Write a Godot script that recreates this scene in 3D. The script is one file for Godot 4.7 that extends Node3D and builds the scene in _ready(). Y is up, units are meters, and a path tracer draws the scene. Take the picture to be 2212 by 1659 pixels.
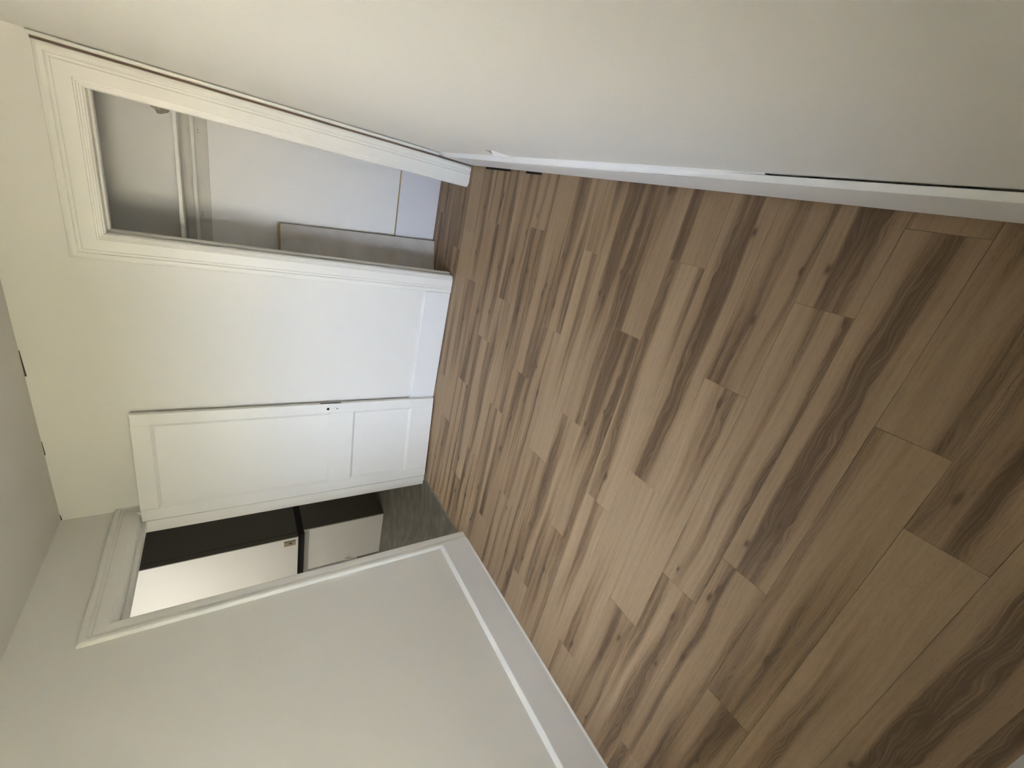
extends Node3D

# Empty repainted bedroom, photographed with the camera turned on its side.
# Units are metres; the camera stands at x = 0, z = 0, the far wall is at z = -3.018.

const EYE := 1.46
const FOCAL := 894.6
const FAR_Z := -3.018
const RIGHT_X := 0.24
const LEFT_X := -2.388
const BACK_Z := 0.292
const CEIL_Y := 2.387
const T := 0.14
const TB := 0.42

var M := {}
var used_names := {}

# ---------------------------------------------------------------- helpers
func numbered(called: String) -> String:
	if not used_names.has(called):
		used_names[called] = 0
		return called
	used_names[called] += 1
	return "%s_%03d" % [called, used_names[called]]

func tag(o: Node, label: String, category: String, group := "", kind := "") -> Node:
	o.set_meta("label", label)
	o.set_meta("category", category)
	if group != "":
		o.set_meta("group", group)
	if kind != "":
		o.set_meta("kind", kind)
	return o

func thing(called: String, label: String, category: String, at := Vector3.ZERO, group := "", kind := "") -> Node3D:
	var o := Node3D.new()
	o.name = numbered(called)
	add_child(o)
	o.position = at
	tag(o, label, category, group, kind)
	return o

# triangles are collected as counter-clockwise outward lists of points with optional uv
class Solid:
	var p := PackedVector3Array()
	var n := PackedVector3Array()
	var uv := PackedVector2Array()

	func tri(a: Vector3, b: Vector3, c: Vector3, ua := Vector2.ZERO, ub := Vector2.ZERO, uc := Vector2.ZERO) -> void:
		var nn := (b - a).cross(c - a)
		if nn.length_squared() < 1e-16:
			return
		nn = nn.normalized()
		p.append_array(PackedVector3Array([a, c, b]))
		n.append_array(PackedVector3Array([nn, nn, nn]))
		uv.append_array(PackedVector2Array([ua, uc, ub]))

	func face(pts: Array, center: Vector3) -> void:
		# a flat convex polygon of a convex solid round center
		var nn: Vector3 = (pts[1] - pts[0]).cross(pts[2] - pts[0])
		var mid := Vector3.ZERO
		for q in pts:
			mid += q
		mid /= pts.size()
		var flip := nn.dot(mid - center) < 0.0
		for i in range(1, pts.size() - 1):
			if flip:
				tri(pts[0], pts[i + 1], pts[i])
			else:
				tri(pts[0], pts[i], pts[i + 1])

	func box(lo: Vector3, hi: Vector3, ch := 0.0) -> Solid:
		var c := (lo + hi) * 0.5
		var h := (hi - lo) * 0.5
		ch = minf(ch, minf(h.x, minf(h.y, h.z)) * 0.9)
		if ch <= 0.0:
			for a in 3:
				for s in [-1.0, 1.0]:
					var pts := []
					for k in [[-1, -1], [1, -1], [1, 1], [-1, 1]]:
						var v := Vector3.ZERO
						v[a] = s * h[a]
						v[(a + 1) % 3] = k[0] * h[(a + 1) % 3]
						v[(a + 2) % 3] = k[1] * h[(a + 2) % 3]
						pts.append(c + v)
					face(pts, c)
			return self
		var vert := func(sx: float, sy: float, sz: float, a: int) -> Vector3:
			var v := Vector3(sx * (h.x - ch), sy * (h.y - ch), sz * (h.z - ch))
			v[a] = [sx, sy, sz][a] * h[a]
			return c + v
		for a in 3:
			var b := (a + 1) % 3
			var d := (a + 2) % 3
			for s in [-1.0, 1.0]:
				var pts := []
				for k in [[-1.0, -1.0], [1.0, -1.0], [1.0, 1.0], [-1.0, 1.0]]:
					var sg := [0.0, 0.0, 0.0]
					sg[a] = s
					sg[b] = k[0]
					sg[d] = k[1]
					pts.append(vert.call(sg[0], sg[1], sg[2], a))
				face(pts, c)
				# the edge between faces a and b with signs s, r, running along d
				for r in [-1.0, 1.0]:
					var s0 := [0.0, 0.0, 0.0]
					s0[a] = s
					s0[b] = r
					s0[d] = -1.0
					var s1 := s0.duplicate()
					s1[d] = 1.0
					face([vert.call(s0[0], s0[1], s0[2], a), vert.call(s1[0], s1[1], s1[2], a), vert.call(s1[0], s1[1], s1[2], b), vert.call(s0[0], s0[1], s0[2], b)], c)
		for sx in [-1.0, 1.0]:
			for sy in [-1.0, 1.0]:
				for sz in [-1.0, 1.0]:
					face([vert.call(sx, sy, sz, 0), vert.call(sx, sy, sz, 1), vert.call(sx, sy, sz, 2)], c)
		return self

	func loft(a: Array, b: Array) -> Solid:
		# two rings of the same number of points, joined and capped
		var tris := []
		var k := a.size()
		for i in k:
			var j := (i + 1) % k
			tris.append([a[i], a[j], b[j]])
			tris.append([a[i], b[j], b[i]])
		var axis: Vector3 = Vector3.ZERO
		for i in k:
			axis += (a[i] - a[0]).cross(a[(i + 1) % k] - a[0])
		axis = axis.normalized()
		var u := axis.cross(Vector3.UP if absf(axis.y) < 0.9 else Vector3.RIGHT).normalized()
		var v := axis.cross(u)
		var flat := PackedVector2Array()
		for q in a:
			flat.append(Vector2(q.dot(u), q.dot(v)))
		var idx := Geometry2D.triangulate_polygon(flat)
		for i in range(0, idx.size(), 3):
			var f := [idx[i], idx[i + 1], idx[i + 2]]
			# orient the first cap against axis, the second along it
			var nn: Vector3 = (a[f[1]] - a[f[0]]).cross(a[f[2]] - a[f[0]])
			if nn.dot(axis) > 0.0:
				f = [f[0], f[2], f[1]]
			tris.append([a[f[0]], a[f[1]], a[f[2]]])
			tris.append([b[f[0]], b[f[2]], b[f[1]]])
		# the sides are outward when the ring runs counter-clockwise about axis and b lies along axis
		var along: float = axis.dot(b[0] - a[0])
		if along < 0.0:
			for t in tris:
				tri(t[0], t[2], t[1])
		else:
			for t in tris:
				tri(t[0], t[1], t[2])
		return self

	func lathe(prof: Array, segs: int, xf: Transform3D) -> Solid:
		# prof: points (radius, height), turned about y; outward for profiles that run upwards
		for i in prof.size() - 1:
			for s in segs:
				var q := []
				for e in [[i, s], [i, s + 1], [i + 1, s + 1], [i + 1, s]]:
					var an: float = TAU * e[1] / segs
					q.append(xf * Vector3(prof[e[0]].x * cos(an), prof[e[0]].y, -prof[e[0]].x * sin(an)))
				tri(q[0], q[1], q[2])
				tri(q[0], q[2], q[3])
		return self

	func mesh() -> ArrayMesh:
		var arr := []
		arr.resize(Mesh.ARRAY_MAX)
		arr[Mesh.ARRAY_VERTEX] = p
		arr[Mesh.ARRAY_NORMAL] = n
		arr[Mesh.ARRAY_TEX_UV] = uv
		var m := ArrayMesh.new()
		m.add_surface_from_arrays(Mesh.PRIMITIVE_TRIANGLES, arr)
		return m

func put(called: String, s: Solid, mat: Material, parent: Node = null) -> MeshInstance3D:
	var o := MeshInstance3D.new()
	o.mesh = s.mesh()
	o.material_override = mat
	o.cast_shadow = GeometryInstance3D.SHADOW_CASTING_SETTING_ON
	if parent == null or parent == self:
		o.name = numbered(called)
		add_child(o)
	else:
		o.name = called
		parent.add_child(o, true)
	return o

func plain(c: Color, rough := 0.6, metal := 0.0) -> StandardMaterial3D:
	var m := StandardMaterial3D.new()
	m.albedo_color = c
	m.roughness = rough
	m.metallic = metal
	return m

const WIN_X0 := -2.06
const WIN_X1 := -1.0
const WIN_Y0 := 1.0
const WIN_Y1 := 2.15
const SKY_E := 3.0
const SUN_E := 13.2
const EXPOSURE := 4.15
const HALL_E := 0.2

func _ready() -> void:
	# camera: measured turn, with the photograph's up to the left
	var cam := Camera3D.new()
	cam.name = "camera"
	var right := Vector3(0.89896854, -0.03426171, -0.43667115)
	var up := Vector3(-0.2187682, 0.82856429, -0.51538499)
	var back := Vector3(0.37946809, 0.55884465, 0.73735787)
	cam.transform = Transform3D(Basis(-up, right, back).orthonormalized(), Vector3(0, EYE, 0))
	cam.fov = rad_to_deg(2.0 * atan(829.5 / FOCAL))
	cam.near = 0.02
	cam.far = 200.0
	add_child(cam)
	cam.current = true
	# daylight
	var env := Environment.new()
	env.background_mode = Environment.BG_SKY
	var sky := Sky.new()
	var sm := ProceduralSkyMaterial.new()
	sm.sky_top_color = Color(0.82, 0.873, 0.97)
	sm.sky_horizon_color = Color(0.68, 0.69, 0.69)
	sm.ground_bottom_color = Color(0.4, 0.38, 0.3)
	sm.ground_horizon_color = Color(0.6, 0.58, 0.5)
	sm.sky_energy_multiplier = SKY_E
	sm.ground_energy_multiplier = SKY_E * 0.6
	sky.sky_material = sm
	env.sky = sky
	env.ambient_light_source = Environment.AMBIENT_SOURCE_DISABLED
	env.tonemap_mode = Environment.TONE_MAPPER_LINEAR
	env.tonemap_exposure = EXPOSURE
	env.sdfgi_enabled = true
	env.ssao_enabled = true
	env.ssil_enabled = true
	var we := WorldEnvironment.new()
	we.name = "environment"
	we.environment = env
	add_child(we)
	var sun := DirectionalLight3D.new()
	sun.name = "sun"
	sun.light_color = Color(1.0, 0.965, 0.90)
	sun.light_energy = SUN_E
	sun.shadow_enabled = true
	sun.rotation_degrees = Vector3(-38, 128, 0)
	add_child(sun)

	materials()
	build_floor()
	walls()
	threshold()
	closet_frame()
	doorway_frame()
	baseboards()
	window_behind()
	door_leaf()
	closet_shelf()
	cabinet()
	hall_lamp()
	small_things()

func hall_lamp() -> void:
	var o := thing("ceiling_lamp", "round white ceiling lamp in the hall out of view", "lamp", Vector3(-4.2, CEIL_Y, -2.75))
	put("shade", Solid.new().lathe([Vector2(0.0, -0.09), Vector2(0.08, -0.085), Vector2(0.13, -0.05), Vector2(0.15, 0.0)], 24, Transform3D.IDENTITY), M.lamp_glow, o)
	var l := OmniLight3D.new()
	l.name = "bulb_light"
	l.light_color = Color(1.0, 0.98, 0.94)
	l.light_energy = HALL_E
	l.light_size = 0.1
	l.omni_range = 12.0
	l.omni_attenuation = 2.0
	l.shadow_enabled = true
	l.position = Vector3(0, -0.13, 0)
	o.add_child(l)

# ---------------------------------------------------------------- materials
func noise(sd: int, freq: float, octaves := 3) -> FastNoiseLite:
	var f := FastNoiseLite.new()
	f.seed = sd
	f.noise_type = FastNoiseLite.TYPE_SIMPLEX_SMOOTH
	f.frequency = freq
	f.fractal_octaves = octaves
	return f

const PLANK_L := 1.156
const PLANK_W := 0.1675
const WOODS := 16
var wood_mats: Array = []

# printed oak grain of one plank: pale wood, darker heartwood bands, fine lines, knots with the grain bent round them
func wood_image(k: int) -> Image:
	var W := 1024
	var H := 148
	var rng := RandomNumberGenerator.new()
	rng.seed = 4100 + k * 17
	var nw := noise(11 + k, 1.0, 2)
	var nb := noise(101 + k, 1.0, 1)
	var nm := noise(211 + k, 1.0, 2)
	var nf := noise(307 + k, 1.0, 2)
	var np := noise(401 + k, 1.0, 1)
	var lift: float = [0.03, -0.02, 0.08, 0.0, -0.05, 0.03, 0.05, -0.03, 0.03, -0.04, 0.06, 0.01, -0.01, 0.03, -0.06, 0.08][k]
	var heart: float = [0.02, 0.08, -0.12, 0.05, 0.14, 0.0, -0.05, 0.09, 0.03, 0.12, -0.10, 0.07, 0.05, 0.0, 0.13, -0.18][k]
	var red: float = [0.1, 0.8, 0.0, 0.2, 0.7, 0.1, 0.0, 0.4, 0.1, 0.3, 0.0, 0.9, 0.1, 0.2, 0.4, 0.0][k]
	var knots := []
	for i in 40:
		var q := [rng.randf_range(0.06, PLANK_L - 0.06), rng.randf_range(0.02, PLANK_W - 0.02), rng.randf_range(0.6, 1.35)]
		if nb.get_noise_2d(q[0] * 0.45, q[1] * 10.0) - heart < -0.08 and knots.size() < [2, 3, 1, 2, 4, 1, 1, 3, 2, 3, 0, 2, 3, 1, 3, 0][k]:
			knots.append(q)
	var dark := Vector3(92, 72, 52)
	var mid := Vector3(143, 118, 90)
	var lite := Vector3(177, 153, 123)
	var rust := Vector3(120, 76, 48)
	var data := PackedByteArray()
	data.resize(W * H * 3)
	var at := 0
	for y in H:
		var w := PLANK_W * y / H
		for x in W:
			var u := PLANK_L * x / W
			var t := w + 0.014 * nw.get_noise_2d(u * 1.4, w * 6.0)
			var spot := 0.0
			for q in knots:
				var du: float = (u - q[0]) / (0.085 * q[2])
				if absf(du) < 2.6:
					var dw: float = (w - q[1]) / (0.018 * q[2])
					t += (0.011 * q[2]) * exp(-du * du) * dw * exp(-absf(dw) * 1.0)
					var kd: float = pow((u - q[0]) / (0.012 * q[2]), 2.0) + pow((w - q[1]) / (0.0045 * q[2]), 2.0)
					spot += 0.9 * exp(-kd * 0.7) + 0.22 * exp(-sqrt(du * du * 2.0 + dw * dw * 1.4) * 1.2)
			var b := nb.get_noise_2d(u * 0.45, t * 10.0) + 0.38 * nb.get_noise_2d(u * 0.7 + 50.0, t * 27.0) - heart
			# heartwood: the band's edge is sharp on one side and soft on the other
			var d := clampf((0.10 - b) * 1.25, 0.0, 1.0)
			t += 0.012 * d * nw.get_noise_2d(u * 5.0 + 9.0, w * 18.0)
			var m := nm.get_noise_2d(u * 0.9, t * 48.0)
			var f := nf.get_noise_2d(u * 2.6, t * 300.0)
			var pr := np.get_noise_2d(u * 15.0, t * 700.0)
			var v := 0.70 + lift - 0.42 * d + (0.12 + 0.12 * d) * m + (0.06 + 0.07 * d) * f
			v -= 0.17 * d * (0.5 + 0.5 * sin(t * 820.0 + 7.0 * nw.get_noise_2d(u * 3.0, 3.0)))
			if pr > 0.3:
				v -= (pr - 0.3) * 0.34
			v -= spot * 0.72
			v = clampf(v, 0.0, 1.0)
			var c: Vector3 = dark.lerp(mid, v * 2.0) if v < 0.5 else mid.lerp(lite, v * 2.0 - 1.0)
			var line := clampf(1.0 - absf(m - 0.16 - 0.05 * f) * 26.0, 0.0, 1.0) * clampf(nw.get_noise_2d(u * 2.0 + 40.0, w * 10.0) * 3.0 - 0.4, 0.0, 1.0)
			c = c.lerp(rust, line * red * 0.8)
			data[at] = int(c.x)
			data[at + 1] = int(c.y)
			data[at + 2] = int(c.z)
			at += 3
	return Image.create_from_data(W, H, false, Image.FORMAT_RGB8, data)

func smudge_texture(sd: int, size: int, c0: Color, c1: Color, fx: float, fy: float) -> ImageTexture:
	var im := Image.create(size, size, false, Image.FORMAT_RGB8)
	var a := noise(sd, 1.0, 4)
	for y in size:
		for x in size:
			# a torus in noise space, so that the texture repeats without a seam
			var p := TAU * x / size
			var q := TAU * y / size
			var v := a.get_noise_3d(cos(p) * fx + 7.0, sin(p) * fx + cos(q) * fy, sin(q) * fy)
			im.set_pixel(x, y, c0.lerp(c1, clampf(0.5 + 0.9 * v, 0.0, 1.0)))
	return ImageTexture.create_from_image(im)

func materials() -> void:
	var paint := NoiseTexture2D.new()
	paint.width = 512
	paint.height = 512
	paint.seamless = true
	paint.as_normal_map = true
	paint.bump_strength = 1.2
	paint.noise = noise(5, 0.09, 3)
	for e in [["wall", Color(0.908, 0.9, 0.874), 0.5], ["ceiling", Color(0.86, 0.845, 0.815), 0.8], ["closet", Color(0.915, 0.91, 0.9), 0.55]]:
		var m := plain(e[1], e[2])
		m.uv1_triplanar = true
		m.uv1_world_triplanar = true
		m.uv1_scale = Vector3(2.2, 2.2, 2.2)
		m.normal_enabled = true
		m.normal_texture = paint
		m.normal_scale = 0.12
		M[e[0]] = m
	M.trim = plain(Color(0.918, 0.912, 0.884), 0.42)
	M.door = plain(Color(0.915, 0.91, 0.885), 0.42)
	M.base = plain(Color(0.922, 0.92, 0.912), 0.38)
	M.caulk = plain(Color(0.95, 0.952, 0.95), 0.45)
	M.black = plain(Color(0.02, 0.018, 0.016), 0.7)
	M.crack = plain(Color(0.33, 0.25, 0.21), 0.9)
	M.board_edge = plain(Color(0.38, 0.25, 0.13), 0.8)
	M.glue = plain(Color(0.63, 0.55, 0.36), 0.8)
	M.subfloor = plain(Color(0.16, 0.12, 0.09), 0.9)
	M.cabinet_side = plain(Color(0.33, 0.325, 0.28), 0.5)
	M.cabinet_front = plain(Color(0.9, 0.9, 0.88), 0.35)
	M.plate = plain(Color(0.62, 0.56, 0.46), 0.5)
	M.cloth = plain(Color(0.68, 0.66, 0.60), 0.9)
	M.flap = plain(Color(0.97, 0.96, 0.94), 0.6)
	M.paper_back = plain(Color(0.74, 0.67, 0.60), 0.8)
	M.lamp_glow = plain(Color(0.95, 0.93, 0.88), 0.5)
	M.lamp_glow.emission_enabled = true
	M.lamp_glow.emission = Color(1.0, 0.92, 0.78)
	M.lamp_glow.emission_energy_multiplier = 0.8
	M.lawn = plain(Color(0.57, 0.53, 0.36), 0.9)
	var hb := plain(Color(1, 1, 1), 0.55)
	hb.albedo_texture = smudge_texture(71, 256, Color(0.34, 0.33, 0.29), Color(0.46, 0.45, 0.42), 1.1, 2.4)
	hb.uv1_triplanar = true
	hb.uv1_world_triplanar = true
	hb.uv1_scale = Vector3(0.6, 0.6, 0.6)
	M.hall_floor = hb
	var lb := plain(Color(1, 1, 1), 0.6)
	lb.albedo_texture = smudge_texture(83, 256, Color(0.755, 0.735, 0.71), Color(0.815, 0.80, 0.78), 0.9, 0.9)
	lb.uv1_triplanar = true
	lb.uv1_scale = Vector3(1.3, 1.3, 1.3)
	M.leaning = lb
	var glass := StandardMaterial3D.new()
	glass.transparency = BaseMaterial3D.TRANSPARENCY_ALPHA
	glass.albedo_color = Color(1, 1, 1, 0.05)
	glass.roughness = 0.02
	M.glass = glass
	for k in WOODS:
		var m := plain(Color(1, 1, 1), 0.54)
		m.albedo_texture = ImageTexture.create_from_image(wood_image(k))
		wood_mats.append(m)

# ---------------------------------------------------------------- floor
func plank_solid(x0: float, x1: float, z0: float, z1: float, u0: float, u1: float, flip: bool, v0 := 0.0, v1 := 1.0) -> Solid:
	# top face at y = 0 with a hair-thin bevel round it; u runs along x
	var s := Solid.new()
	var g := 0.0002
	var c := 0.0006
	x0 += g
	x1 -= g
	z0 += g
	z1 -= g
	var top := [Vector3(x0 + c, 0, z0 + c), Vector3(x1 - c, 0, z0 + c), Vector3(x1 - c, 0, z1 - c), Vector3(x0 + c, 0, z1 - c)]
	var rim := [Vector3(x0, -c, z0), Vector3(x1, -c, z0), Vector3(x1, -c, z1), Vector3(x0, -c, z1)]
	var low := []
	for q in rim:
		low.append(q + Vector3(0, -0.006, 0))
	var w := [Vector2(u0, v0), Vector2(u1, v0), Vector2(u1, v1), Vector2(u0, v1)]
	if flip:
		for i in 4:
			w[i] = Vector2(1, 1) - w[i]
	s.tri(top[0], top[2], top[1], w[0], w[2], w[1])
	s.tri(top[0], top[3], top[2], w[0], w[3], w[2])
	for i in 4:
		var j := (i + 1) % 4
		s.tri(rim[i], top[i], top[j], w[i], w[i], w[j])
		s.tri(rim[i], top[j], rim[j], w[i], w[j], w[j])
		s.tri(low[i], rim[i], rim[j], w[i], w[i], w[j])
		s.tri(low[i], rim[j], low[j], w[i], w[j], w[j])
	s.tri(low[0], low[1], low[2])
	s.tri(low[0], low[2], low[3])
	return s

func build_floor() -> void:
	var f := thing("floor", "grey-brown oak look plank floor running across the room", "floor", Vector3.ZERO, "", "structure")
	put("subfloor", Solid.new().box(Vector3(-2.44, -0.06, -3.6), Vector3(RIGHT_X + T, -0.0075, BACK_Z + TB)), M.subfloor, f)
	# where an end joint lies in each row; rows run from the camera's feet to the back of the closet
	var joints := [-0.533, -0.32, 0.178, -0.068, -0.408, -0.936, -0.043, -0.386, 0.236, -0.103, -0.547, -0.889, -0.068, -0.534, -0.853, -0.107, -0.526, -0.21, -0.36, -0.72, -0.15, -0.5]
	var rng := RandomNumberGenerator.new()
	rng.seed = 77
	var last := -1
	# which print lies where it can be told in the photograph: row -> {plank counted from the listed joint: print}
	var seen := {9: {0: 15}, 6: {0: 2, -1: 14}, 7: {0: 9}, 4: {0: 6, -1: 4}, 3: {0: 5, 1: 8}, 2: {0: 12, 1: 7}, 13: {0: 10}, 1: {0: 13}, 0: {0: 15, -1: 4}, 14: {0: 2}, 5: {0: 6, -1: 12}, 8: {0: 9}, 12: {0: 1}}
	for row in range(-2, joints.size()):
		var near := 0.06 - PLANK_W * row
		var far := near - PLANK_W
		var j: float = joints[row] if row >= 0 else [-0.75, -0.2][row + 2]
		var lo := -2.43
		var hi := RIGHT_X + 0.01
		var a0 := far
		var a1 := near
		if far < -3.49:
			a0 = -3.49
		if near > BACK_Z + 0.01:
			a1 = BACK_Z + 0.01
		if row >= 19:
			lo = -0.79
		if row in [13, 15, 16]:
			hi = 0.206
		if a1 - a0 < 0.01:
			continue
		var x := j + PLANK_L * 4.0
		while x - PLANK_L > hi:
			x -= PLANK_L
		while x > lo:
			var x0 := maxf(x - PLANK_L, lo)
			var x1 := minf(x, hi)
			if x1 - x0 > 0.01:
				var k := rng.randi_range(0, WOODS - 1)
				while k == last:
					k = rng.randi_range(0, WOODS - 1)
				var nth := roundi((j - x) / PLANK_L)
				if seen.has(row) and seen[row].has(nth):
					k = seen[row][nth]
				last = k
				var start := x - PLANK_L
				put("plank", plank_solid(x0, x1, a0, a1, (x0 - start) / PLANK_L, (x1 - start) / PLANK_L, rng.randf() < 0.5, 1.0 - (a0 - near) / (far - near), 1.0 - (a1 - near) / (far - near)), wood_mats[k], f)
			x -= PLANK_L

# ---------------------------------------------------------------- shell
func walls() -> void:
	var top := CEIL_Y
	# far wall with the closet opening
	var s := Solid.new()
	var z1 := FAR_Z
	var z0 := FAR_Z - 0.118
	s.box(Vector3(LEFT_X - T, 0, z0), Vector3(-0.60, top, z1))
	s.box(Vector3(-0.60, 2.0, z0), Vector3(0.095, top, z1))
	s.box(Vector3(0.095, 0, z0), Vector3(RIGHT_X, top, z1))
	tag(put("wall_far", s, M.wall), "white painted far wall with the closet opening", "wall", "", "structure")
	# left wall with the doorway
	s = Solid.new()
	var x0 := LEFT_X - T
	s.box(Vector3(x0, 0, -2.115 + 0.012), Vector3(LEFT_X, top, BACK_Z + TB))
	s.box(Vector3(x0, 2.012, -2.942), Vector3(LEFT_X, top, -2.103))
	s.box(Vector3(x0, 0, FAR_Z), Vector3(LEFT_X, top, -2.942))
	tag(put("wall_left", s, M.wall), "pale grey-white painted wall with the doorway", "wall", "", "structure")
	s = Solid.new()
	s.box(Vector3(RIGHT_X, 0, -3.66), Vector3(RIGHT_X + T, top, BACK_Z + TB))
	tag(put("wall_right", s, M.wall), "long plain white wall beside the closet", "wall", "", "structure")
	# back wall, behind the camera, with the window
	s = Solid.new()
	var b1 := BACK_Z + TB
	s.box(Vector3(LEFT_X, 0, BACK_Z), Vector3(WIN_X0, top, b1))
	s.box(Vector3(WIN_X1, 0, BACK_Z), Vector3(RIGHT_X, top, b1))
	s.box(Vector3(WIN_X0, 0, BACK_Z), Vector3(WIN_X1, WIN_Y0, b1))
	s.box(Vector3(WIN_X0, WIN_Y1, BACK_Z), Vector3(WIN_X1, top, b1))
	tag(put("wall_back", s, M.wall), "white wall behind the camera with the window", "wall", "", "structure")
	s = Solid.new()
	s.box(Vector3(-5.4, top, -5.0), Vector3(RIGHT_X + T, top + 0.15, b1))
	tag(put("ceiling", s, M.ceiling), "plain off-white ceiling", "ceiling", "", "structure")
	# closet shell
	s = Solid.new()
	s.box(Vector3(-0.90, 0, -3.62), Vector3(RIGHT_X, top, -3.502))
	tag(put("wall_closet_back", s, M.closet), "white back wall inside the closet", "wall", "", "structure")
	s = Solid.new()
	s.box(Vector3(-0.90, 0, -3.502), Vector3(-0.79, top, z0))
	tag(put("wall_closet_left", s, M.closet), "white side wall inside the closet", "wall", "", "structure")
	# hall beyond the doorway
	s = Solid.new()
	s.box(Vector3(-5.4, 0, -5.0), Vector3(-5.26, top, -1.2))
	s.box(Vector3(-5.4, 0, -5.14), Vector3(-2.4, top, -5.0))
	s.box(Vector3(-2.54, 0, -5.0), Vector3(-2.4, top, z0))
	s.box(Vector3(-5.26, 0, -1.34), Vector3(x0, top, -1.2))
	tag(put("wall_hall", s, M.closet), "pale walls of the dim hall beyond the doorway", "wall", "", "structure")
	s = Solid.new()
	s.box(Vector3(-5.26, -0.06, -5.0), Vector3(-2.458, -0.003, -1.34))
	tag(put("floor_hall", s, M.hall_floor), "dark grey bare floor of the hall beyond the doorway", "floor", "", "structure")

# ragged edge where the plank floor stops in the doorway
func threshold() -> void:
	var rng := RandomNumberGenerator.new()
	rng.seed = 9
	var s := Solid.new()
	var z := -2.942
	while z < -2.11:
		var n := minf(z + rng.randf_range(0.012, 0.035), -2.10)
		var e := rng.randf_range(-0.006, 0.006)
		s.loft([Vector3(-2.431, -0.02, z), Vector3(-2.431, -0.001, z), Vector3(-2.452 + e, 0.0005 + rng.randf() * 0.002, z), Vector3(-2.462 + e, -0.02, z)],
			[Vector3(-2.431, -0.02, n), Vector3(-2.431, -0.001, n), Vector3(-2.452 + e, 0.0005 + rng.randf() * 0.002, n), Vector3(-2.462 + e, -0.02, n)])
		z = n
	tag(put("trim_1", s, plain(Color(0.50, 0.49, 0.45), 0.9)), "rough grey strip where the plank floor ends at the doorway", "threshold", "", "structure")

# a casing profile: t across the face from the opening outwards, b how far it stands proud
const CASING := [[0.0, 0.0], [0.0, 0.009], [0.02, 0.012], [0.07, 0.013], [0.075, 0.017], [0.13, 0.018], [0.14, 0.0215], [0.19, 0.023], [0.20, 0.026], [0.60, 0.026], [0.615, 0.0215], [0.635, 0.0215], [0.645, 0.025], [0.715, 0.025], [0.73, 0.0215], [0.75, 0.0225], [0.77, 0.027], [0.90, 0.0265], [0.97, 0.023], [1.0, 0.017], [1.0, 0.0]]

func casing(parent: Node, wall_axis: int, plane: float, sgn: float, in0: float, out0: float, in1: float, out1: float, in_y: float, out_y: float, mat: Material, clip0 := -1e9, clip1 := 1e9) -> void:
	# the opening lies between in0 and in1 along the wall; legs reach out0 and out1, the head out_y
	var pt := func(a: float, y: float, b: float) -> Vector3:
		a = clampf(a, clip0, clip1)
		return Vector3(plane + sgn * b, y, a) if wall_axis == 0 else Vector3(a, y, plane + sgn * b)
	for e in [[in0, out0], [in1, out1]]:
		var r0 := []
		var r1 := []
		for q in CASING:
			var a: float = lerpf(e[0], e[1], q[0])
			r0.append(pt.call(a, 0.001, q[1]))
			r1.append(pt.call(a, lerpf(in_y, out_y, q[0]), q[1]))
		put("casing_leg", Solid.new().loft(r0, r1), mat, parent)
	var h0 := []
	var h1 := []
	for q in CASING:
		var y: float = lerpf(in_y, out_y, q[0])
		h0.append(pt.call(lerpf(in0, out0, q[0]), y, q[1]))
		h1.append(pt.call(lerpf(in1, out1, q[0]), y, q[1]))
	put("casing_head", Solid.new().loft(h0, h1), mat, parent)

func closet_frame() -> void:
	var o := thing("trim_2", "white moulded casing round the open closet", "door frame", Vector3.ZERO, "", "structure")
	casing(o, 2, FAR_Z, 1.0, -0.578, -0.712, 0.076, 0.209, 1.985, 2.125, M.trim)
	for e in [[-0.60, -0.574], [0.073, 0.095]]:
		put("jamb", Solid.new().box(Vector3(e[0], 0.001, FAR_Z - 0.118), Vector3(e[1], 2.0, FAR_Z + 0.004), 0.002), M.trim, o)
	put("jamb_head", Solid.new().box(Vector3(-0.574, 1.978, FAR_Z - 0.118), Vector3(0.073, 2.0, FAR_Z + 0.004), 0.002), M.trim, o)
	put("stop", Solid.new().box(Vector3(-0.574, 0.001, FAR_Z - 0.085), Vector3(-0.561, 1.978, FAR_Z - 0.04), 0.003), M.trim, o)
	put("stop", Solid.new().box(Vector3(-0.561, 1.966, FAR_Z - 0.085), Vector3(0.073, 1.978, FAR_Z - 0.04), 0.003), M.trim, o)
	# round strip that covers the corner between the casing and the right wall
	var c := thing("trim_3", "thin rounded corner strip between closet casing and right wall", "trim", Vector3.ZERO, "", "structure")
	var r0 := []
	var r1 := []
	for i in 13:
		var an := PI * i / 12.0
		var q := Vector2(RIGHT_X - 0.0105 * (0.5 - 0.5 * cos(an)) * 2.0, -3.010 + 0.026 * sin(an))
		r0.append(Vector3(q.x, 0.252, q.y))
		r1.append(Vector3(q.x, 2.135, q.y))
	put("strip", Solid.new().loft(r0, r1), M.trim, c)
	put("open_joint", Solid.new().box(Vector3(0.2085, 0.002, FAR_Z - 0.001), Vector3(0.2195, 2.128, FAR_Z + 0.014)), plain(Color(0.43, 0.36, 0.31), 0.9), c)

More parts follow.
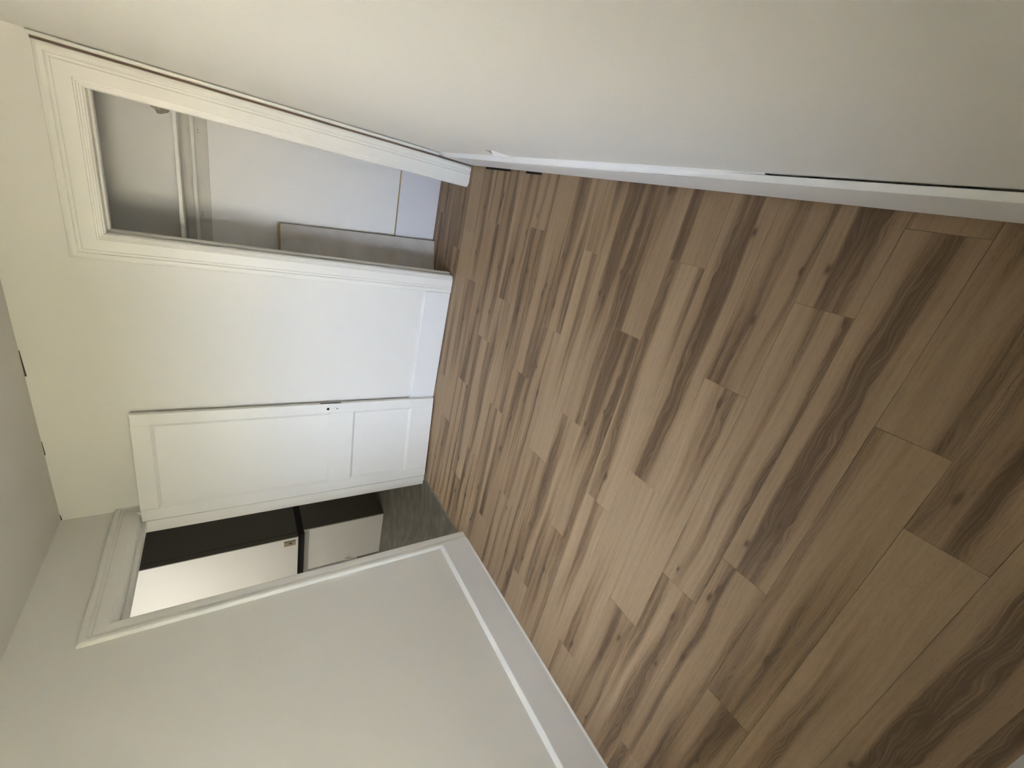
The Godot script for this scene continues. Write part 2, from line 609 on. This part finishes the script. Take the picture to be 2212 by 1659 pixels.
func doorway_frame() -> void:
	var o := thing("trim_4", "white moulded casing round the doorway to the hall", "door frame", Vector3.ZERO, "", "structure")
	casing(o, 0, LEFT_X, 1.0, -2.93, -3.03, -2.112, -2.014, 2.0, 2.135, M.trim, FAR_Z + 0.0005)
	put("jamb", Solid.new().box(Vector3(LEFT_X - T - 0.004, -0.003, -2.942), Vector3(LEFT_X + 0.004, 2.012, -2.927), 0.002), M.trim, o)
	put("jamb", Solid.new().box(Vector3(LEFT_X - T - 0.004, -0.003, -2.115), Vector3(LEFT_X + 0.004, 2.012, -2.103), 0.002), M.trim, o)
	put("jamb_head", Solid.new().box(Vector3(LEFT_X - T - 0.004, 1.995, -2.927), Vector3(LEFT_X + 0.004, 2.012, -2.115), 0.002), M.trim, o)
	put("stop", Solid.new().box(Vector3(LEFT_X - 0.09, -0.003, -2.927), Vector3(LEFT_X - 0.04, 1.995, -2.915), 0.002), M.trim, o)
	put("stop", Solid.new().box(Vector3(LEFT_X - 0.09, 1.972, -2.915), Vector3(LEFT_X - 0.04, 1.995, -2.115), 0.002), M.trim, o)

func run_along(prof: Array, from: Vector3, to: Vector3, out: Vector3) -> Solid:
	# prof: points (proud, height) swept from one point on the wall's foot to another
	var r0 := []
	var r1 := []
	for q in prof:
		r0.append(from + out * q[0] + Vector3(0, q[1], 0))
		r1.append(to + out * q[0] + Vector3(0, q[1], 0))
	return Solid.new().loft(r0, r1)

func baseboards() -> void:
	# far wall, between the closet casing and the corner
	var o := thing("baseboard_far", "tall white baseboard on the far wall", "baseboard", Vector3.ZERO, "", "structure")
	put("board", run_along([[0.0, 0.002], [0.0215, 0.002], [0.0225, 0.203], [0.0175, 0.209], [0.0165, 0.2135], [0.012, 0.217], [0.0, 0.2185]], Vector3(LEFT_X, 0, FAR_Z), Vector3(-0.7125, 0, FAR_Z), Vector3(0, 0, 1)), M.base, o)
	# left wall: bevelled top, thin bead along the floor
	o = thing("baseboard_left", "tall white baseboard with bevelled top on the left wall", "baseboard", Vector3.ZERO, "", "structure")
	put("board", run_along([[0.0, 0.002], [0.026, 0.002], [0.026, 0.202], [0.024, 0.206], [0.002, 0.222], [0.0, 0.222]], Vector3(LEFT_X, 0, -2.0135), Vector3(LEFT_X, 0, BACK_Z), Vector3(1, 0, 0)), M.base, o)
	put("bead", run_along([[0.024, 0.0015], [0.0325, 0.0015], [0.032, 0.006], [0.0275, 0.013], [0.024, 0.013]], Vector3(LEFT_X, 0, -2.0135), Vector3(LEFT_X, 0, BACK_Z - 0.02), Vector3(1, 0, 0)), M.base, o)
	o = thing("baseboard_back", "white baseboard behind the camera, cut by the frame's corner", "baseboard", Vector3.ZERO, "", "structure")
	put("board", run_along([[0.0, 0.002], [0.020, 0.002], [0.020, 0.21], [0.0, 0.22]], Vector3(LEFT_X + 0.026, 0, BACK_Z), Vector3(0.2175, 0, BACK_Z), Vector3(0, 0, -1)), M.base, o)
	# right wall: stands a few millimetres off the wall, the slot filled towards the closet
	o = thing("baseboard_right", "tall white baseboard with caulked top on the right wall", "baseboard", Vector3.ZERO, "", "structure")
	put("board", run_along([[0.0055, 0.006], [0.0225, 0.006], [0.0225, 0.225], [0.0215, 0.2285], [0.0068, 0.2375], [0.0055, 0.2375]], Vector3(RIGHT_X, 0, -2.982), Vector3(RIGHT_X, 0, BACK_Z), Vector3(-1, 0, 0)), M.base, o)
	var rng := RandomNumberGenerator.new()
	rng.seed = 31
	var s := Solid.new()
	var z := -2.978
	var prev := []
	while z < -0.72:
		var far := clampf((-0.72 - z) / 0.5, 0.0, 1.0)
		var low := 0.2265 if z > -1.25 else lerpf(0.2265, 0.187, clampf((-1.25 - z) / 0.2, 0.0, 1.0) * clampf((z + 2.45) / 0.3, 0.0, 1.0))
		low += rng.randf_range(-0.0015, 0.0015)
		var hi := 0.2405 + 0.006 * far + rng.randf_range(-0.002, 0.002)
		hi = lerpf(0.2345, hi, minf(far * 1.6, 1.0))
		var e := lerpf(-0.0016, 0.0014, minf(far * 1.6, 1.0)) + rng.randf_range(-0.0002, 0.0002)
		var ring := [Vector3(RIGHT_X - 0.0206 - e, low, z), Vector3(RIGHT_X - 0.0225 - e, low + 0.003, z), Vector3(RIGHT_X - 0.0222 - e, 0.2265, z), Vector3(RIGHT_X - 0.0075, 0.238 + e, z), Vector3(RIGHT_X - 0.0022, hi, z), Vector3(RIGHT_X + 0.0005, hi + 0.001, z), Vector3(RIGHT_X + 0.0005, 0.18, z), Vector3(RIGHT_X - 0.018, 0.18, z)]
		if prev.size() > 0:
			s.loft(prev, ring)
		prev = ring
		z += rng.randf_range(0.014, 0.034)
	put("caulk", s, M.caulk, o)
	# inside the closet: a loose board with a yellowed joint above it
	o = thing("baseboard_closet", "tall lilac-white board along the foot of the closet wall", "baseboard", Vector3.ZERO, "", "structure")
	put("board", Solid.new().box(Vector3(-0.78, 0.002, -3.502), Vector3(RIGHT_X - 0.001, 0.3255, -3.49), 0.0015), plain(Color(0.875, 0.875, 0.89), 0.5), o)
	put("joint", Solid.new().box(Vector3(-0.78, 0.3255, -3.502), Vector3(RIGHT_X - 0.001, 0.333, -3.4955)), M.glue, o)

# ---------------------------------------------------------------- door
func door_leaf() -> void:
	var o := thing("door_1", "white two-panel door standing open against the far wall", "door", Vector3(-2.398, 0.0, -2.886), "", "structure")
	o.rotation.y = atan2(0.075, 0.768)
	var L := 0.772
	var H := 1.99
	var th := 0.036
	var y0 := 0.012
	var c := 0.0022
	for e in [[0.0, 0.087], [0.695, L]]:
		put("stile", Solid.new().box(Vector3(e[0], y0, -th), Vector3(e[1], H, 0), c), M.door, o)
	for e in [[y0, 0.204], [0.680, 0.841], [1.898, H]]:
		put("rail", Solid.new().box(Vector3(0.0865, e[0], -th), Vector3(0.6955, e[1], -0.0001), 0.0004), M.door, o)
	for e in [[0.204, 0.680], [0.841, 1.898]]:
		var s := Solid.new()
		s.box(Vector3(0.087, e[0], -th + 0.008), Vector3(0.695, e[1], -0.015))
		# sloped moulding round the panel
		var a := [Vector3(0.087, e[0], -0.0005), Vector3(0.695, e[0], -0.0005), Vector3(0.695, e[1], -0.0005), Vector3(0.087, e[1], -0.0005)]
		var d := 0.019
		var b := [Vector3(0.087 + d, e[0] + d, -0.0148), Vector3(0.695 - d, e[0] + d, -0.0148), Vector3(0.695 - d, e[1] - d, -0.0148), Vector3(0.087 + d, e[1] - d, -0.0148)]
		for i in 4:
			var j := (i + 1) % 4
			s.tri(a[i], a[j], b[j])
			s.tri(a[i], b[j], b[i])
		put("panel", s, M.door, o)
	# lock: dark case slot in the free edge, spindle hole and covered keyhole
	put("lock_slot", Solid.new().box(Vector3(L - 0.004, 0.772, -0.024), Vector3(L + 0.0008, 0.918, -0.006), 0.0006), M.black, o)
	var xf := Transform3D(Basis(Vector3.RIGHT, PI / 2.0), Vector3(0.731, 0.866, 0.0))
	put("spindle_hole", Solid.new().lathe([Vector2(0.0, -0.004), Vector2(0.0098, -0.004), Vector2(0.0098, 0.0004), Vector2(0.0, 0.0004)], 20, xf), M.black, o)
	var ring := Transform3D(Basis(Vector3.RIGHT, PI / 2.0), Vector3(0.731, 0.866, 0.0))
	put("rosette", Solid.new().lathe([Vector2(0.0098, -0.002), Vector2(0.0145, -0.002), Vector2(0.0138, 0.0012), Vector2(0.0105, 0.0016), Vector2(0.0098, -0.002)], 20, ring), M.trim, o)
	var ky := Transform3D(Basis(Vector3.RIGHT, PI / 2.0).scaled(Vector3(0.75, 1.2, 1.0)), Vector3(0.731, 0.809, 0.0))
	var k := put("keyhole_cover", Solid.new().lathe([Vector2(0.0, -0.002), Vector2(0.0125, -0.002), Vector2(0.012, 0.003), Vector2(0.008, 0.006), Vector2(0.0, 0.0075)], 18, ky), M.trim, o)
	put("keyhole", Solid.new().box(Vector3(0.7305, 0.797, 0.004), Vector3(0.7345, 0.808, 0.0076)), M.black, k)

# ---------------------------------------------------------------- closet contents
func closet_shelf() -> void:
	var o := thing("closet_shelf", "white shelf board across the upper closet", "shelf", Vector3(-0.275, 1.669, -3.4))
	put("board", Solid.new().box(Vector3(-0.51, 0.0, -0.098), Vector3(0.512, 0.02, 0.10), 0.003), M.trim, o)
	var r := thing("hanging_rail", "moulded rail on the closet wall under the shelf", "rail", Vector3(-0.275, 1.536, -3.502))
	put("moulding", run_along([[0.0, 0.0], [0.010, 0.0], [0.012, 0.004], [0.0115, 0.02], [0.008, 0.046], [0.009, 0.060], [0.013, 0.066], [0.013, 0.092], [0.015, 0.098], [0.015, 0.126], [0.0, 0.126]], Vector3(-0.514, 0, 0), Vector3(0.514, 0, 0), Vector3(0, 0, 1)), plain(Color(0.80, 0.79, 0.755), 0.6), r)  # moulding greyer than the bar: shade under the shelf put into its colour
	var bead := []
	for i in 14:
		var an := TAU * i / 14.0
		bead.append([0.022 + 0.0125 * cos(an), 0.0745 + 0.0115 * sin(an)])
	put("round_bar", run_along(bead, Vector3(-0.45, 0, 0), Vector3(0.51, 0, 0), Vector3(0, 0, 1)), M.trim, r)
	for x in [0.275, -0.20]:
		for d in [0.0, 0.016]:
			put("nail_hole", Solid.new().box(Vector3(x + d, 0.044, 0.009), Vector3(x + d + 0.0035, 0.049, 0.0118)), M.crack, r)
	var b := thing("leaning_board", "scuffed off-white board with brown edges leaning in the closet", "board", Vector3(-0.387, 0.002, -3.462))
	# local frame: u along the board's foot, away from the opening; v up the board; n towards the room
	var u := Vector3(-0.945, 0.0, 0.327).normalized()
	var v := Vector3(-0.048, 1.0, -0.014).normalized()
	var n := u.cross(v).normalized()
	if n.z < 0.0:
		n = -n
	var wd := 0.33
	var ht := 1.146
	var ch := 0.012
	var flat := [[0.0, 0.0], [wd, 0.0], [wd, ht], [ch, ht], [0.0, ht - ch]]
	var f0 := []
	var f1 := []
	var e0 := []
	var e1 := []
	for q in flat:
		var w: Vector3 = u * q[0] + v * q[1]
		var fw: Vector3 = w + (u * 0.0028 if q[0] < 0.05 else Vector3.ZERO)
		f0.append(fw)
		f1.append(fw + n * 0.004)
		e0.append(w - n * 0.010 + (v * 0.001 if q[1] > 0.5 else Vector3.ZERO))
		e1.append(w + n * 0.0008 + (v * 0.001 if q[1] > 0.5 else Vector3.ZERO))
	put("face", Solid.new().loft(f0, f1), M.leaning, b)
	put("core", Solid.new().loft(e0, e1), M.board_edge, b)
	put("top_strip", Solid.new().loft([u * 0.0 + v * (ht - 0.001) - n * 0.01, u * wd + v * (ht - 0.001) - n * 0.01, u * wd + v * (ht - 0.001) + n * 0.0045, u * 0.0 + v * (ht - 0.001) + n * 0.0045],
		[u * 0.0 + v * (ht + 0.012) - n * 0.01, u * wd + v * (ht + 0.012) - n * 0.01, u * wd + v * (ht + 0.012) + n * 0.0045, u * 0.0 + v * (ht + 0.012) + n * 0.0045]), M.glue, b)
	# crumpled grey bundle that peeps out behind the right casing
	var s := Solid.new()
	var nz := noise(19, 9.0, 2)
	var rows := 14
	var cols := 20
	var at := func(i: int, j: int) -> Vector3:
		var la := PI * i / rows - PI / 2.0
		var lo := TAU * (j % cols) / cols
		var d := Vector3(cos(la) * cos(lo), sin(la), cos(la) * sin(lo))
		var rr := 1.0 + 0.16 * nz.get_noise_3dv(d * 0.12)
		return Vector3(d.x * 0.085, 0.056 + d.y * 0.056, d.z * 0.06) * rr
	for i in rows:
		for j in cols:
			s.tri(at.call(i, j), at.call(i + 1, j), at.call(i + 1, j + 1))
			s.tri(at.call(i, j), at.call(i + 1, j + 1), at.call(i, j + 1))
	var c := put("cloth_bundle", s, M.cloth)
	c.position = Vector3(0.138, 1.688, -3.42)
	tag(c, "small rounded grey bundle on the closet shelf beside the casing", "bundle")

# ---------------------------------------------------------------- hall
func cabinet() -> void:
	var o := thing("tall_cabinet", "tall white-fronted cabinet with dark sides seen through the doorway", "cabinet", Vector3(-3.96, -0.003, -4.1))
	var x0 := -0.30
	var x1 := 0.30
	put("lower_body", Solid.new().box(Vector3(x0, 0.0, -0.30), Vector3(x1, 0.871, 0.272), 0.002), M.cabinet_side, o)
	var ld := put("lower_door", Solid.new().box(Vector3(x0, 0.002, 0.273), Vector3(x1, 0.8715, 0.29), 0.0015), M.cabinet_front, o)
	put("handle", Solid.new().box(Vector3(-0.29, 0.355, 0.288), Vector3(-0.268, 0.415, 0.312), 0.003), M.cabinet_front, ld)
	put("gap", Solid.new().box(Vector3(x0 + 0.004, 0.870, -0.30), Vector3(x1 - 0.004, 0.936, 0.33)), M.black, o)
	put("upper_body", Solid.new().box(Vector3(x0, 0.935, -0.30), Vector3(x1, 2.36, 0.285), 0.003), M.cabinet_side, o)
	put("door_seal", Solid.new().box(Vector3(x0 + 0.006, 0.94, 0.285), Vector3(x1 - 0.006, 2.355, 0.292)), M.black, o)
	put("upper_door_core", Solid.new().box(Vector3(x0, 0.935, 0.292), Vector3(x1, 2.36, 0.352), 0.002), M.cabinet_side, o)
	var ud := put("upper_door", Solid.new().box(Vector3(x0, 0.935, 0.3515), Vector3(x1, 2.36, 0.362), 0.002), M.cabinet_front, o)
	var pl := put("latch_plate", Solid.new().box(Vector3(0.20, 0.962, 0.361), Vector3(0.268, 1.07, 0.366), 0.0015), M.plate, ud)
	pl.set_meta("label", "small beige plate with a dark arrow mark")
	put("plate_edge", Solid.new().box(Vector3(0.262, 0.962, 0.3655), Vector3(0.269, 1.07, 0.3675)), M.crack, ud)
	put("arrow_mark", Solid.new().loft([Vector3(0.224, 0.998, 0.3658), Vector3(0.248, 0.998, 0.3658), Vector3(0.236, 1.034, 0.3658)], [Vector3(0.224, 0.998, 0.3666), Vector3(0.248, 0.998, 0.3666), Vector3(0.236, 1.034, 0.3666)]), M.black, ud)

# ---------------------------------------------------------------- small marks
func small_things() -> void:
	# dark gaps where the ceiling has come away from the far wall
	for e in [[-1.385, -1.235, 0.007], [-1.895, -1.80, 0.0045], [-2.386, -2.345, 0.006]]:
		var s := Solid.new()
		var w: float = e[2]
		s.loft([Vector3(e[0], CEIL_Y - w * 1.1, FAR_Z + 0.0006), Vector3(e[0], CEIL_Y + 0.002, FAR_Z + 0.0006), Vector3(e[0], CEIL_Y + 0.002, FAR_Z - 0.01), Vector3(e[0], CEIL_Y - w * 1.1, FAR_Z - 0.01)],
			[Vector3(e[1], CEIL_Y - w * 0.5, FAR_Z + 0.0006), Vector3(e[1], CEIL_Y + 0.002, FAR_Z + 0.0006), Vector3(e[1], CEIL_Y + 0.002, FAR_Z - 0.01), Vector3(e[1], CEIL_Y - w * 0.5, FAR_Z - 0.01)])
		var lab: String = {-1.385: "long dark crack along the ceiling above the bare far wall", -1.895: "short dark crack along the ceiling above the open door", -2.386: "dark crack in the ceiling corner above the doorway"}[e[0]]
		var o := put({-1.385: "trim_5", -1.895: "trim_6", -2.386: "trim_7"}[e[0]], s, M.crack)
		tag(o, lab, "crack", "cracks along the ceiling", "structure")
	# a torn flap of lining paper above the right baseboard
	var f := thing("paper_flap", "small torn white flap on the right wall above the baseboard", "paper flap", Vector3(RIGHT_X, 0.232, -2.087))
	put("torn_edge", Solid.new().loft([Vector3(0.0006, 0.0, 0.0), Vector3(-0.022, 0.098, -0.006), Vector3(0.0006, 0.128, 0.012)], [Vector3(0.0012, 0.0, 0.008), Vector3(-0.019, 0.100, 0.008), Vector3(0.0012, 0.129, 0.020)]), M.flap, f)
	put("torn_back", Solid.new().loft([Vector3(-0.0004, 0.0, -0.002), Vector3(-0.0004, 0.022, -0.125), Vector3(-0.0004, 0.123, -0.06), Vector3(-0.0004, 0.12, 0.0)], [Vector3(0.0006, 0.0, -0.002), Vector3(0.0006, 0.022, -0.125), Vector3(0.0006, 0.123, -0.06), Vector3(0.0006, 0.12, 0.0)]), M.paper_back, f)

func window_behind() -> void:
	var o := thing("window_1", "white framed window behind the camera", "window", Vector3.ZERO, "", "structure")
	var z := BACK_Z + TB - 0.1
	var w := 0.045
	put("frame", Solid.new().box(Vector3(WIN_X0, WIN_Y0, z), Vector3(WIN_X0 + w, WIN_Y1, z + 0.05), 0.003).box(Vector3(WIN_X1 - w, WIN_Y0, z), Vector3(WIN_X1, WIN_Y1, z + 0.05), 0.003)
		.box(Vector3(WIN_X0 + w, WIN_Y0, z), Vector3(WIN_X1 - w, WIN_Y0 + w, z + 0.05), 0.003).box(Vector3(WIN_X0 + w, WIN_Y1 - w, z), Vector3(WIN_X1 - w, WIN_Y1, z + 0.05), 0.003), M.trim, o)
	put("sill", Solid.new().box(Vector3(WIN_X0 - 0.05, WIN_Y0 - 0.03, BACK_Z - 0.05), Vector3(WIN_X1 + 0.05, WIN_Y0, BACK_Z), 0.004), M.trim, o)
	put("pane", Solid.new().box(Vector3(WIN_X0 + w, WIN_Y0 + w, z + 0.022), Vector3(WIN_X1 - w, WIN_Y1 - w, z + 0.026)), M.glass, o)
	tag(put("added_shade_wall", Solid.new().box(Vector3(1.5, -0.5, 0.9), Vector3(1.9, 8.0, 14.0)), plain(Color(0.55, 0.54, 0.49), 0.9)), "added unseen grey wall outside the window that dims the left wall", "wall", "", "structure")  # added out of view to keep sky light off the left wall
	tag(put("added_bounce_wall", Solid.new().box(Vector3(-7.4, -0.5, 1.2), Vector3(-7.0, 3.3, 18.0)), plain(Color(0.93, 0.90, 0.84), 0.9)), "added unseen cream wall outside the window that bounces sunlight onto the right wall", "wall", "", "structure")  # added out of view as a reflector of warm sunlight for the right wall
	tag(put("ground_outside", Solid.new().box(Vector3(-40, -0.6, 0.8), Vector3(40, -0.5, 60)), M.lawn), "pale lawn outside the window behind the camera", "ground", "", "structure")
